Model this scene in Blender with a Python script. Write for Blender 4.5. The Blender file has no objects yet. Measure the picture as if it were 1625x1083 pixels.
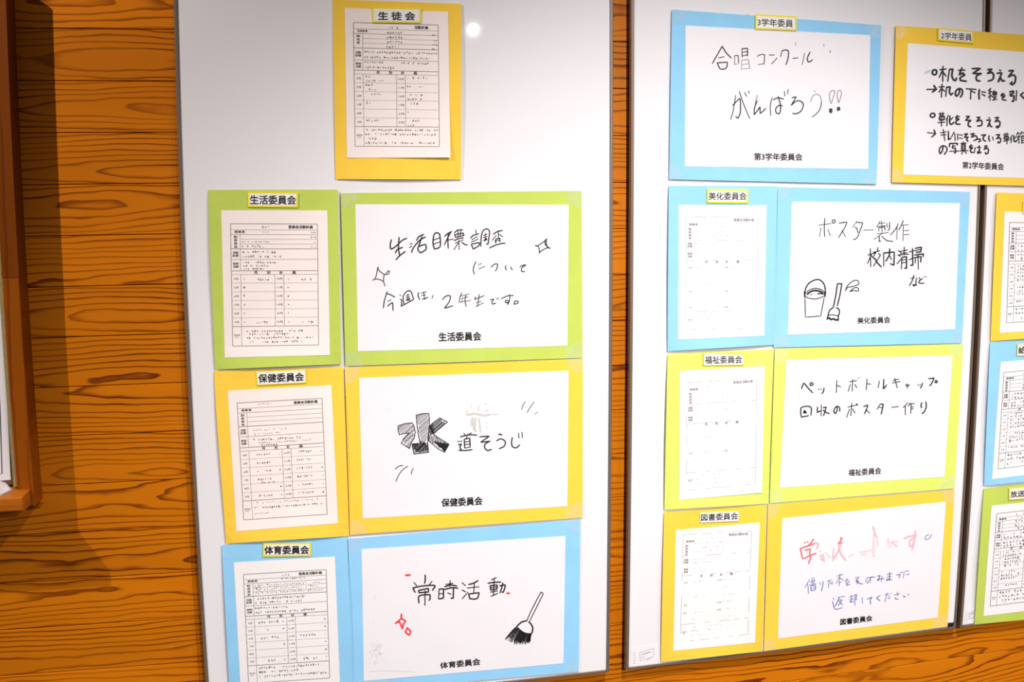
import bpy, math, random
import numpy as np
from mathutils import Matrix, Vector

# ------------------------------------------------------------------ camera
IMG_W, IMG_H = 1625.0, 1083.0
CAM_H = 1.50                      # height of the lens above the floor
DIST = 2.155                      # lens to plank wall
F, YAW, PITCH, ROLL = 1619.1667, 0.2230675, -0.12787487, -0.00703447
# the same wall seen by the real lens (slight barrel distortion), fitted from its straight edges
F2, YAW2, PITCH2, ROLL2, K2 = 1576.0523, 0.218201541, -0.122739458, -0.00655856959, 0.101695455

def cam_axes(yaw, pitch, roll):
    cr, sr = math.cos(roll), math.sin(roll)
    cp, sp = math.cos(pitch), math.sin(pitch)
    cy_, sy = math.cos(yaw), math.sin(yaw)
    def m(d):
        x = d[0] * cr - d[1] * sr; y = d[0] * sr + d[1] * cr; z = d[2]
        wx, wy, wz = x, -z, y
        wy, wz = wy * cp - wz * sp, wy * sp + wz * cp
        return (wx * cy_ + wy * sy, -wx * sy + wy * cy_, wz)
    a = [m(v) for v in ((1, 0, 0), (0, 1, 0), (0, 0, 1))]
    return np.array(a).T          # columns = camera x, y, z in the world
R1 = cam_axes(YAW, PITCH, ROLL)
R2 = cam_axes(YAW2, PITCH2, ROLL2)

cam_data = bpy.data.cameras.new('camera')
cam_data.sensor_width = 36.0
cam_data.lens = F / IMG_W * 36.0
cam_data.clip_start = 0.05
cam = bpy.data.objects.new('camera', cam_data)
bpy.context.scene.collection.objects.link(cam)
M4 = Matrix(((*R1[0], 0), (*R1[1], -DIST), (*R1[2], CAM_H), (0, 0, 0, 1)))
cam.matrix_world = M4
scene = bpy.context.scene
scene.camera = cam
scene.view_settings.view_transform = 'Standard'
scene.view_settings.look = 'None'
scene.view_settings.gamma = 1.0
scene.view_settings.use_curve_mapping = False
scene.view_settings.exposure = 0.55

# ------------------------------------------------------------------ world and lamps
world = bpy.data.worlds.new('room_light'); scene.world = world
world.use_nodes = True
wb = world.node_tree.nodes['Background']
wb.inputs['Color'].default_value = (1.0, 0.93, 0.88, 1)
wb.inputs['Strength'].default_value = 0.085

def spot(name, pos, target, power, size, blend, color, radius=0.03):
    l = bpy.data.lights.new(name, 'SPOT'); l.energy = power; l.spot_size = math.radians(size)
    l.spot_blend = blend; l.color = color; l.shadow_soft_size = radius
    o = bpy.data.objects.new(name, l); scene.collection.objects.link(o)
    p = Vector((pos[0], -pos[1], pos[2] + CAM_H)); t = Vector((target[0], 0, target[1] + CAM_H))
    o.location = p
    o.rotation_euler = (t - p).to_track_quat('-Z', 'Y').to_euler()
    return o
spot('track_spotlight', (-1.68, 1.22, 1.33), (-0.58, -0.50), 122, 98, 1.0, (1.0, 0.90, 0.86), 0.012)
spot('track_spotlight', (0.92, 1.70, 1.38), (0.92, -1.80), 178, 82, 1.0, (1.0, 0.965, 0.975), 0.022)
spot('track_spotlight', (3.35, 1.55, 1.36), (2.0, -1.6), 78, 78, 1.0, (1.0, 0.95, 0.95), 0.02)  # unseen lamp added to continue the row and light the right side
spot('ceiling_downlight', (1.33, 4.87, 1.21), (1.0, -1.2), 325, 46, 1.0, (1.0, 0.955, 0.95), 0.012)
spot('ceiling_downlight', (4.76, 4.87, 1.18), (1.7, -1.2), 165, 46, 1.0, (1.0, 0.955, 0.95), 0.012)

# ------------------------------------------------------------------ geometry helpers
def P(px, py, d=0.0):
    """point seen at pixel (px, py), d metres in front of the plank wall"""
    v = R1 @ np.array([(px - IMG_W / 2) / F, -(py - IMG_H / 2) / F, -1.0])
    t = (DIST - d) / v[1]
    return (v[0] * t, -d, v[2] * t + CAM_H)

def T2px(X, Z, d=0.0):
    """wall metres (X right, Z above lens) -> pixel through the real lens"""
    c = R2.T @ np.array([X, DIST - d, Z])
    xu, yu = -c[0] / c[2], -c[1] / c[2]
    ru = math.hypot(xu, yu); rd = ru
    for _ in range(6):
        rd = rd - (rd + K2 * rd ** 3 - ru) / (1 + 3 * K2 * rd * rd)
    s = rd / ru if ru > 1e-9 else 1.0
    return (IMG_W / 2 + xu * s * F2, IMG_H / 2 - yu * s * F2)

def W(X, Z, d=0.0):
    px, py = T2px(X, Z, d)
    return P(px, py, d)

def px2T(px, py, d=0.0):
    x = (px - IMG_W / 2) / F2; y = -(py - IMG_H / 2) / F2
    s = 1 + K2 * (x * x + y * y)
    v = R2 @ np.array([x * s, y * s, -1.0]); t = (DIST - d) / v[1]
    return v[0] * t, v[2] * t

def mesh_obj(name, verts, faces, mat, parent=None, smooth=False, uvs=None):
    m = bpy.data.meshes.new(name)
    m.from_pydata([tuple(map(float, v)) for v in verts], [], faces)
    if uvs is not None:
        ul = m.uv_layers.new(name='UVMap')
        for lp in m.loops: ul.data[lp.index].uv = uvs[lp.vertex_index]
    if smooth: m.polygons.foreach_set('use_smooth', [True] * len(m.polygons))
    m.materials.append(mat); m.update()
    o = bpy.data.objects.new(name, m); scene.collection.objects.link(o)
    if parent is not None: o.parent = parent
    return o

def empty(name, label=None, cat=None, group=None, kind=None, loc=(0, 0, 0)):
    o = bpy.data.objects.new(name, None); scene.collection.objects.link(o)
    o.empty_display_size = 0.05
    tag(o, label, cat, group, kind); return o
def tag(o, label=None, cat=None, group=None, kind=None):
    if label: o['label'] = label
    if cat: o['category'] = cat
    if group: o['group'] = group
    if kind: o['kind'] = kind
    return o

def blk(name, X0, X1, Z0, Z1, d0, d1, mat, parent=None, nx=1, nz=1, bev=0.0, uvo=None):
    """block on the wall, X0..X1, Z0..Z1, depth d0..d1, edges following the wall's survey; small chamfer on the front"""
    xs = np.linspace(X0, X1, nx + 1); zs = np.linspace(Z0, Z1, nz + 1)
    V, Fc, U = [], [], []
    def grid(d, ix, iz):
        base = len(V)
        gx = xs.copy(); gz = zs.copy(); gx[0] += ix; gx[-1] -= ix; gz[0] += iz; gz[-1] -= iz
        for z in gz:
            for x in gx:
                V.append(W(x, z, d)); U.append((x, z))
        return base
    b = grid(d0, 0, 0); m_ = grid(d1 - bev, 0, 0) if bev else None; f = grid(d1, bev, bev)
    n = nx + 1
    for j in range(nz):
        for i in range(nx):
            a = f + j * n + i; Fc.append((a, a + 1, a + 1 + n, a + n))
    rings = [b, m_, f] if bev else [b, f]
    def ring(base):
        r = [base + i for i in range(nx + 1)] + [base + j * n + nx for j in range(1, nz + 1)]
        r += [base + nz * n + i for i in range(nx - 1, -1, -1)] + [base + j * n for j in range(nz - 1, 0, -1)]
        return r
    for k in range(len(rings) - 1):
        r0, r1 = ring(rings[k]), ring(rings[k + 1]); L = len(r0)
        for i in range(L): Fc.append((r0[i], r0[(i + 1) % L], r1[(i + 1) % L], r1[i]))
    for j in range(nz):
        for i in range(nx):
            a = b + j * n + i; Fc.append((a, a + n, a + 1 + n, a + 1))
    if uvo: U = [(u[0] + uvo[0], u[1] + uvo[1]) for u in U]
    return mesh_obj(name, V, Fc, mat, parent, uvs=U)

# ------------------------------------------------------------------ materials
def new_mat(name):
    m = bpy.data.materials.new(name); m.use_nodes = True
    nt = m.node_tree; return m, nt, nt.nodes['Principled BSDF']
def N(nt, t, **kw):
    n = nt.nodes.new(t)
    for k, v in kw.items(): setattr(n, k, v)
    return n
def flat(name, col, rough=0.6, spec=0.3, metal=0.0, mott=0.0, scale=60, coat=0.0, bump=0.0, bscale=400, coat_r=0.1):
    m, nt, b = new_mat(name)
    b.inputs['Roughness'].default_value = rough; b.inputs['Metallic'].default_value = metal
    b.inputs['Specular IOR Level'].default_value = spec
    b.inputs['Coat Weight'].default_value = coat; b.inputs['Coat Roughness'].default_value = coat_r
    if mott:
        tc = N(nt, 'ShaderNodeTexCoord'); nz = N(nt, 'ShaderNodeTexNoise')
        nz.inputs['Scale'].default_value = scale; nz.inputs['Detail'].default_value = 4
        nt.links.new(tc.outputs['Object'], nz.inputs['Vector'])
        mx = N(nt, 'ShaderNodeMix', data_type='RGBA')
        lo = [c * (1 - mott) for c in col]; hi = [min(1, c * (1 + mott)) for c in col]
        mx.inputs[6].default_value = (*lo, 1); mx.inputs[7].default_value = (*hi, 1)
        nt.links.new(nz.outputs['Fac'], mx.inputs[0]); nt.links.new(mx.outputs[2], b.inputs['Base Color'])
    else:
        b.inputs['Base Color'].default_value = (*col, 1)
    if bump:
        tc = N(nt, 'ShaderNodeTexCoord'); nz = N(nt, 'ShaderNodeTexNoise')
        nz.inputs['Scale'].default_value = bscale; nz.inputs['Detail'].default_value = 3
        nt.links.new(tc.outputs['Object'], nz.inputs['Vector'])
        bp = N(nt, 'ShaderNodeBump'); bp.inputs['Strength'].default_value = bump; bp.inputs['Distance'].default_value = 0.002
        nt.links.new(nz.outputs['Fac'], bp.inputs['Height']); nt.links.new(bp.outputs['Normal'], b.inputs['Normal'])
    return m

def wood(name, light, dark, rings=9.0, sx=1.3, sv=7.0, amp=5.0, vertical=False, rough=0.42, tone=0.18, log=False):
    """sawn softwood: late-wood lines are the contours of a stretched noise field (UV in metres)"""
    m, nt, b = new_mat(name); L = nt.links
    uv = N(nt, 'ShaderNodeUVMap'); uv.uv_map = 'UVMap'
    sp = N(nt, 'ShaderNodeSeparateXYZ'); L.new(uv.outputs['UV'], sp.inputs[0])
    u, v = (sp.outputs[1], sp.outputs[0]) if vertical else (sp.outputs[0], sp.outputs[1])
    oi = N(nt, 'ShaderNodeObjectInfo')
    def math_(op, a, c=None, d=None):
        n = N(nt, 'ShaderNodeMath', operation=op)
        for i, x in enumerate((a, c, d)):
            if x is None: continue
            if isinstance(x, (int, float)): n.inputs[i].default_value = x
            else: L.new(x, n.inputs[i])
        return n.outputs[0]
    seed = math_('MULTIPLY', oi.outputs['Random'], 37.0)
    def noise(su, sv_, off, detail=2.0, rough_=0.5):
        cb = N(nt, 'ShaderNodeCombineXYZ')
        L.new(math_('MULTIPLY', u, su), cb.inputs[0]); L.new(math_('MULTIPLY', v, sv_), cb.inputs[1])
        L.new(math_('ADD', seed, off), cb.inputs[2])
        nz = N(nt, 'ShaderNodeTexNoise'); nz.inputs['Scale'].default_value = 1.0
        nz.inputs['Detail'].default_value = detail; nz.inputs['Roughness'].default_value = rough_
        L.new(cb.outputs[0], nz.inputs['Vector']); return nz.outputs['Fac']
    big = noise(sx, sv, 0.0, 1.0, 0.35)
    wob = noise(9.0, 26.0, 11.0, 2.0)
    f = math_('ADD', math_('MULTIPLY', big, amp * 2), math_('MULTIPLY', wob, 0.55))
    f = math_('ADD', f, math_('MULTIPLY', v, rings / 0.097 * 0.42))
    if log:   # flat-sawn board: ring radius around a wandering pith line
        def n1(off, su): return math_('MULTIPLY', math_('SUBTRACT', noise(su, 0.0, off, 1.5, 0.4), 0.5), 2.0)
        h = math_('ADD', math_('ADD', 0.030, math_('MULTIPLY', n1(3.0, 1.5), 0.050)), math_('MULTIPLY', n1(7.0, 5.0), 0.008))
        v0 = math_('ADD', math_('ADD', 0.045, math_('MULTIPLY', n1(15.0, 0.8), 0.050)), math_('MULTIPLY', math_('SUBTRACT', math_('FRACT', math_('MULTIPLY', oi.outputs['Random'], 91.7)), 0.5), 0.09))
        dv = math_('SUBTRACT', v, v0)
        r = math_('SQRT', math_('ADD', math_('MULTIPLY', h, h), math_('MULTIPLY', dv, dv)))
        f = math_('ADD', math_('MULTIPLY', r, rings / 0.05), math_('MULTIPLY', wob, 0.9))
        f = math_('ADD', f, math_('MULTIPLY', noise(2.5, 30.0, 31.0, 2.0), 1.6))
    fr = math_('FRACT', f)
    rise = N(nt, 'ShaderNodeMapRange', interpolation_type='SMOOTHSTEP'); L.new(fr, rise.inputs[0])
    rise.inputs[1].default_value = 0.50; rise.inputs[2].default_value = 0.90
    fall = N(nt, 'ShaderNodeMapRange', interpolation_type='SMOOTHSTEP'); L.new(fr, fall.inputs[0])
    fall.inputs[1].default_value = 0.99; fall.inputs[2].default_value = 0.90
    line = math_('MULTIPLY', rise.outputs[0], fall.outputs[0])
    line = math_('POWER', line, 1.6)
    strength = noise(3.0, 9.0, 23.0, 1.0)
    line = math_('MULTIPLY', line, math_('ADD', math_('MULTIPLY', strength, 1.3), 0.12))
    fib = noise(14.0, 900.0, 5.0, 3.0, 0.6)
    blot = noise(2.2, 12.0, 41.0, 3.0, 0.5)
    mx = N(nt, 'ShaderNodeMix', data_type='RGBA'); mx.clamp_factor = True
    mx.inputs[6].default_value = (*light, 1); mx.inputs[7].default_value = (*dark, 1)
    L.new(line, mx.inputs[0])
    hs = N(nt, 'ShaderNodeHueSaturation')
    val = math_('ADD', math_('MULTIPLY', blot, 0.34), math_('MULTIPLY', fib, 0.10))
    val = math_('ADD', val, math_('MULTIPLY', oi.outputs['Random'], tone))
    val = math_('ADD', val, 0.78 - tone / 2)
    L.new(val, hs.inputs['Value']); L.new(mx.outputs[2], hs.inputs['Color'])
    L.new(hs.outputs[0], b.inputs['Base Color'])
    b.inputs['Roughness'].default_value = rough; b.inputs['Specular IOR Level'].default_value = 0.12
    bp = N(nt, 'ShaderNodeBump'); bp.inputs['Strength'].default_value = 0.15; bp.inputs['Distance'].default_value = 0.001
    L.new(line, bp.inputs['Height']); L.new(bp.outputs['Normal'], b.inputs['Normal'])
    return m

M_PLANK = wood('cedar_plank', (0.60, 0.168, 0.0022), (0.12, 0.016, 0.0005), rings=4.9, log=True)
M_POST = wood('stained_trim', (0.30, 0.072, 0.0015), (0.15, 0.027, 0.001), rings=8, vertical=True, amp=1.0, sx=.8, sv=6, tone=0.05)
M_POST2 = wood('dark_stained_trim', (0.185, 0.042, 0.0012), (0.10, 0.018, 0.0008), rings=8, vertical=True, amp=1.0, sx=.8, sv=6, tone=0.05)
M_SILL = wood('stained_ledge', (0.50, 0.14, 0.008), (0.36, 0.08, 0.006), rings=5, amp=2.0, tone=0.05)
M_BACKING = flat('dark_batten', (0.05, 0.018, 0.006), 0.9, 0.1, mott=0.2)
M_BOARD = flat('whiteboard_enamel', (0.80, 0.775, 0.785), 0.5, 0.12, mott=0.02, scale=320, coat=0.05, coat_r=0.035, bump=0.05, bscale=900)
M_ALU = flat('brushed_aluminium', (0.20, 0.150, 0.112), 0.38, 0.5, metal=0.35, mott=0.06, scale=40)
M_DARKGAP = flat('gap_shade', (0.035, 0.022, 0.016), 0.8, 0.1, mott=0.2)  # near-black stands for the shade in the gap behind the frame
def paper(name, c, mott=0.05, scale=22, rough=0.75):
    return flat(name, c, rough, 0.25, mott=mott, scale=scale, bump=0.35, bscale=26)
M_YEL = paper('yellow_card', (0.93, 0.60, 0.058))
M_GRN = paper('green_card', (0.50, 0.615, 0.10), 0.06)
M_BLU = paper('blue_card', (0.285, 0.60, 0.86), 0.06)
M_LIM = paper('light_green_card', (0.68, 0.79, 0.14), 0.05)
M_FORM = paper('copy_paper', (0.90, 0.805, 0.755), 0.025, 14)
M_FORM2 = paper('copy_paper_white', (0.88, 0.835, 0.82), 0.02, 14)
M_LAM = flat('laminated_paper', (0.83, 0.80, 0.82), 0.4, 0.35, mott=0.012, scale=40, coat=0.12, coat_r=0.3)
M_INK = flat('black_ink', (0.012, 0.011, 0.012), 0.5, 0.3, mott=0.1)
M_INK2 = flat('worn_marker_ink', (0.06, 0.055, 0.06), 0.5, 0.3, mott=0.3, scale=300)
M_INK3 = flat('faded_marker_ink', (0.26, 0.25, 0.27), 0.6, 0.3, mott=0.25, scale=300)
M_INK4 = flat('rubbed_out_ink', (0.56, 0.55, 0.53), 0.7, 0.2, mott=0.1, scale=200)
M_GREY = flat('thin_print', (0.26, 0.23, 0.22), 0.6, 0.2, mott=0.1)
M_PALE = flat('overexposed_print', (0.42, 0.40, 0.40), 0.6, 0.2, mott=0.1)  # ink paled as if washed out by strong light
M_RED = flat('red_marker', (0.85, 0.055, 0.07), 0.5, 0.3, mott=0.15, scale=300)
M_RED2 = flat('half_wiped_red_marker', (0.84, 0.17, 0.20), 0.6, 0.3, mott=0.12, scale=300)
M_RED3 = flat('wiped_red_marker', (0.83, 0.46, 0.49), 0.6, 0.3, mott=0.06, scale=300)
M_BLUEINK = flat('blue_marker', (0.11, 0.16, 0.42), 0.5, 0.3, mott=0.3, scale=400)
M_TAGW = flat('label_face', (0.86, 0.83, 0.80), 0.5, 0.3, mott=0.02)
M_TAGY = flat('label_border', (0.86, 0.70, 0.015), 0.5, 0.3, mott=0.05)
M_BLACK = flat('black_rubber', (0.01, 0.01, 0.01), 0.5, 0.3, mott=0.1)
M_KHAKI = flat('khaki_felt_edge', (0.36, 0.29, 0.13), 0.85, 0.1, mott=0.25, scale=90, bump=0.4, bscale=700)
M_CLOTH = flat('white_cloth', (0.72, 0.68, 0.68), 0.9, 0.1, mott=0.05, scale=60, bump=0.3, bscale=400)
m, nt, b = new_mat('clear_tape'); M_TAPE = m
b.inputs['Base Color'].default_value = (0.80, 0.82, 0.76, 1); b.inputs['Roughness'].default_value = 0.22
b.inputs['Alpha'].default_value = 0.16; b.inputs['Coat Weight'].default_value = 0.2
tc = N(nt, 'ShaderNodeTexCoord'); nz = N(nt, 'ShaderNodeTexNoise'); nz.inputs['Scale'].default_value = 90
bp = N(nt, 'ShaderNodeBump'); bp.inputs['Strength'].default_value = 0.6; bp.inputs['Distance'].default_value = 0.002
nt.links.new(tc.outputs['Object'], nz.inputs['Vector']); nt.links.new(nz.outputs['Fac'], bp.inputs['Height'])
nt.links.new(bp.outputs['Normal'], b.inputs['Normal'])

# ------------------------------------------------------------------ plank wall
PITCH_Z = 0.0484853710 * 2.155
Z_TOP = 0.182938405 * 2.155
wall = blk('wall_back', -1.25, 3.05, -1.62, 0.86, -0.06, -0.020, M_BACKING, nx=6, nz=4)
tag(wall, 'orange stained horizontal plank wall behind the whiteboards', 'wall', kind='structure')
rng = random.Random(4)
for k in range(-4, 18):
    z1 = Z_TOP - k * PITCH_Z - 0.0007; z0 = z1 - PITCH_Z + 0.0014
    blk('plank', -1.2, 3.0, z0, z1, -0.018, 0.0, M_PLANK, wall, nx=26, nz=1, bev=0.0009, uvo=(k * 3.1, -z0))

# ------------------------------------------------------------------ whiteboards
BD = 2.131
def whiteboard(name, n0, n1, label):
    X0, X1 = n0 * BD, n1 * BD
    Z0, Z1 = -0.5054 * BD, 0.335 * BD
    r = empty(name, label, 'whiteboard', 'whiteboards screwed to the plank wall')
    fw = 0.0075
    blk('gap_shade_core', X0 + 0.004, X1 - 0.004, Z0 + 0.004, Z1 - 0.004, 0.0, 0.012, M_DARKGAP, r, 4, 8)  # inset back of the board; the gap's shade is in its colour
    blk('writing_surface', X0 + fw - .001, X1 - fw + .001, Z0 + fw - .001, Z1 - fw + .001, 0.012, 0.0215, M_BOARD, r, 14, 24)
    blk('frame_rail', X0, X0 + fw, Z0, Z1, 0.010, 0.024, M_ALU, r, 1, 24, 0.0012)
    blk('frame_rail', X1 - fw, X1, Z0, Z1, 0.010, 0.024, M_ALU, r, 1, 24, 0.0012)
    blk('frame_rail', X0 + fw, X1 - fw, Z0, Z0 + fw, 0.010, 0.024, M_ALU, r, 14, 1, 0.0012)
    blk('frame_rail', X0 + fw, X1 - fw, Z1 - fw, Z1, 0.010, 0.024, M_ALU, r, 14, 1, 0.0012)
    return r
whiteboard('whiteboard', -0.10513, 0.33115, 'left whiteboard, with the single yellow sheet above three rows of posters')
wb2 = whiteboard('whiteboard', 0.3508, 0.78455, 'middle whiteboard, between the two narrow gaps of the plank wall')
wb3 = whiteboard('whiteboard', 0.7905, 1.2300, 'right whiteboard, cut off by the right edge of the picture')

# ------------------------------------------------------------------ sheets, ribbons and lettering
def quad_uv(q, u, v):
    (ax, ay), (bx, by), (cx, cy), (dx, dy) = q     # TL TR BR BL, v downwards
    tx, ty = ax + (bx - ax) * u, ay + (by - ay) * u
    sx, sy = dx + (cx - dx) * u, dy + (cy - dy) * u
    return tx + (sx - tx) * v, ty + (sy - ty) * v

def inv_uv(q, px, py):
    u = v = 0.5
    for _ in range(8):
        x, y = quad_uv(q, u, v); e = 1e-3
        xu, yu = quad_uv(q, u + e, v); xv, yv = quad_uv(q, u, v + e)
        a, b_, c, d = (xu - x) / e, (xv - x) / e, (yu - y) / e, (yv - y) / e
        det = a * d - b_ * c; rx, ry = px - x, py - y
        u += (d * rx - b_ * ry) / det; v += (-c * rx + a * ry) / det
    return u, v

def slab(name, q, depth, mat, parent, nx=12, ny=12, th=0.0005, wav=None):
    V, Fc = [], []
    n = nx + 1
    for s in (0, 1):
        for j in range(ny + 1):
            for i in range(nx + 1):
                u, v = i / nx, j / ny
                px, py = quad_uv(q, u, v)
                if wav: dx, dy = wav(u, v); px += dx; py += dy
                V.append(P(px, py, depth(px, py) - s * th))
    o2 = n * (ny + 1)
    for j in range(ny):
        for i in range(nx):
            a = j * n + i
            Fc.append((a, a + n, a + n + 1, a + 1)); Fc.append((o2 + a, o2 + a + 1, o2 + a + n + 1, o2 + a + n))
    ring = [i for i in range(n)] + [j * n + nx for j in range(1, ny + 1)] + [ny * n + i for i in range(nx - 1, -1, -1)] + [j * n for j in range(ny - 1, 0, -1)]
    for i in range(len(ring)):
        a, b_ = ring[i], ring[(i + 1) % len(ring)]
        Fc.append((a, b_, o2 + b_, o2 + a))
    return mesh_obj(name, V, Fc, mat, parent, smooth=False)

def smooth_line(pts, sub=4):
    if len(pts) < 3: return pts
    out = []
    p = [pts[0]] + list(pts) + [pts[-1]]
    for i in range(1, len(p) - 2):
        p0, p1, p2, p3 = p[i - 1], p[i], p[i + 1], p[i + 2]
        # keep sharp corners sharp
        a1 = math.atan2(p1[1] - p0[1], p1[0] - p0[0]); a2 = math.atan2(p2[1] - p1[1], p2[0] - p1[0]); a3 = math.atan2(p3[1] - p2[1], p3[0] - p2[0])
        def turn(a, b_): return abs((b_ - a + math.pi) % (2 * math.pi) - math.pi)
        if i > 1 and turn(a1, a2) > 1.25: p0 = p1
        if i < len(p) - 3 and turn(a2, a3) > 1.25: p3 = p2
        for k in range(sub):
            t = k / sub
            out.append(tuple(0.5 * (2 * p1[c] + (p2[c] - p0[c]) * t + (2 * p0[c] - 5 * p1[c] + 4 * p2[c] - p3[c]) * t * t + (3 * p1[c] - p0[c] - 3 * p2[c] + p3[c]) * t ** 3) for c in (0, 1)))
    out.append(pts[-1]); return out

class Ink:
    """flat ink laid on a sheet: ribbons and filled glyphs gathered in one mesh"""
    def __init__(s, depth, lift=0.0003): s.V = []; s.F = []; s.depth = depth; s.lift = lift
    def pt(s, x, y):
        s.V.append(P(x, y, s.depth(x, y) + s.lift)); return len(s.V) - 1
    def line(s, pts, w, taper=True, sub=4):
        if len(pts) == 1: pts = [pts[0], (pts[0][0] + .3, pts[0][1])]
        pts = smooth_line(pts, sub)
        n = len(pts); prev = None
        for i, (x, y) in enumerate(pts):
            a = pts[max(0, i - 1)]; c = pts[min(n - 1, i + 1)]
            dx, dy = c[0] - a[0], c[1] - a[1]; L = math.hypot(dx, dy) or 1
            dx /= L; dy /= L
            ww = w / 2 * (0.72 if taper and (i == 0 or i == n - 1) else 1.0)
            ex = (-w * .3 if i == 0 else (w * .3 if i == n - 1 else 0)) if taper else 0
            l = s.pt(x - dy * ww + dx * ex, y + dx * ww + dy * ex); r = s.pt(x + dy * ww + dx * ex, y - dx * ww + dy * ex)
            if prev: s.F.append((prev[0], l, r, prev[1]))
            prev = (l, r)
    def strokes(s, x0, y0, sc, w, txt, sub=4):
        w *= 1.24
        for st in txt.split('|'):
            c = [float(t) for t in st.split()]
            s.line([(x0 + c[i] / sc, y0 + c[i + 1] / sc) for i in range(0, len(c) - 1, 2)], w, sub=sub)
    def poly(s, pts):
        s.F.append(tuple(s.pt(*p) for p in pts)[::-1])
    def text(s, txt, q, bold=0.02, box=None):
        v, f, bb = glyphs(txt)
        x0, x1, y0, y1 = box or bb
        l0 = s.lift
        for n_, (ox, oy) in enumerate(((0, 0), (1, .4), (-1, -.4), (.4, -1), (-.4, 1)) if bold > 0 else ((0, 0),)):   # heavier strokes: shifted passes
            base = len(s.V); s.lift = l0 + n_ * .00002
            for x, y in v:
                px, py = quad_uv(q, (x + ox * bold - x0) / (x1 - x0), 1 - (y + oy * bold - y0) / (y1 - y0)); s.pt(px, py)
            for t in f: s.F.append(tuple(base + i for i in t))
        s.lift = l0
    def build(s, name, mat, parent, label=None):
        if not s.F: return None
        o = mesh_obj(name, s.V, s.F, mat, parent); o['kind'] = 'stuff'
        if label: o['label'] = label
        return o

_gc = {}
def glyphs(txt):
    k = txt
    if k not in _gc:
        c = bpy.data.curves.new('t', 'FONT'); c.body = txt; c.size = 1; c.resolution_u = 2
        o = bpy.data.objects.new('t', c); scene.collection.objects.link(o)
        dg = bpy.context.evaluated_depsgraph_get(); me = bpy.data.meshes.new_from_object(o.evaluated_get(dg))
        v = [(a.co.x, a.co.y) for a in me.vertices]; f = [tuple(p.vertices) for p in me.polygons]
        xs = [a[0] for a in v]; ys = [a[1] for a in v]
        _gc[k] = (v, f, (min(xs), max(xs), min(ys), max(ys)))
        bpy.data.objects.remove(o); bpy.data.curves.remove(c); bpy.data.meshes.remove(me)
    return _gc[k]

def tex(x, y, s): return math.sin(x * s + 1.3) * math.cos(y * s * 1.3 + .4)

def card_depth(q, base, lift, edges='LR', seed=0):
    """depth of a card: taped at its corners, its free edges standing a little off the board"""
    r = random.Random(seed); ph = [r.uniform(0.75, 1.15) for _ in range(4)]
    def f(px, py):
        u, v = inv_uv(q, px, py); u = min(1.02, max(-.02, u)); v = min(1.02, max(-.02, v))
        d = 0.0
        if 'L' in edges: d += ph[0] * max(0, 1 - u / .38) ** 2 * abs(math.sin(math.pi * v)) ** .8
        if 'R' in edges: d += ph[1] * max(0, 1 - (1 - u) / .38) ** 2 * abs(math.sin(math.pi * v)) ** .8
        if 'T' in edges: d += ph[2] * max(0, 1 - v / .2) ** 2 * abs(math.sin(math.pi * u)) ** .8
        if 'B' in edges: d += ph[3] * max(0, 1 - (1 - v) / .22) ** 2 * abs(math.sin(math.pi * u)) ** .8
        return base + lift * d + 0.00025 * tex(px, py, .05)
    return f

def poster(name, card, sheet, cmat, smat, label, group, base, lift=0.004, edges='LR', seed=0, wav=None, tapes=False, nx=14, sheet_gap=0.0007, sheet_curl=None):
    r = empty(name, label, 'poster', group)
    dep = card_depth(card, base, lift, edges, seed)
    slab('backing_card', card, dep, cmat, r, nx, nx, 0.0005, wav)
    def sdep(px, py):
        d = dep(px, py) + sheet_gap
        if sheet_curl:
            u, v = inv_uv(sheet, px, py); d += sheet_curl(min(1, max(0, u)), min(1, max(0, v)))
        return d
    sh = slab('paper_sheet', sheet, sdep, smat, r, nx, nx, 0.0003)
    if tapes:
        rr = random.Random(seed)
        for cu, cv in ((0, 0), (1, 0), (1, 1), (0, 1)):
            a, b_ = rr.uniform(.060, .085), rr.uniform(.075, .105)
            s1, s2 = (1 if cu == 0 else -1), (1 if cv == 0 else -1)
            pts = [(cu, cv), (cu + s1 * a, cv), (cu + s1 * a * .95, cv + s2 * b_ * .55), (cu + s1 * a * .35, cv + s2 * b_), (cu, cv + s2 * b_ * .9)]
            ink = Ink(dep, 0.0006)
            c = quad_uv(card, cu + s1 * a * .5, cv + s2 * b_ * .45)
            pp = [quad_uv(card, u, v) for u, v in pts]
            ci = ink.pt(*c); idx = [ink.pt(*p) for p in pp]
            for i in range(5): ink.F.append((ci, idx[i], idx[(i + 1) % 5]))
            # a fold line raised across the tape
            e0 = quad_uv(card, cu + s1 * a * .95, cv); e1 = quad_uv(card, cu + s1 * a * .3, cv + s2 * b_)
            ink.lift = 0.0011; ink.line([e0, ((e0[0] + e1[0]) / 2 + 1, (e0[1] + e1[1]) / 2), e1], 1.6)
            ink.build('tape', M_TAPE, r)
    return r, sh, dep, sdep

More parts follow.
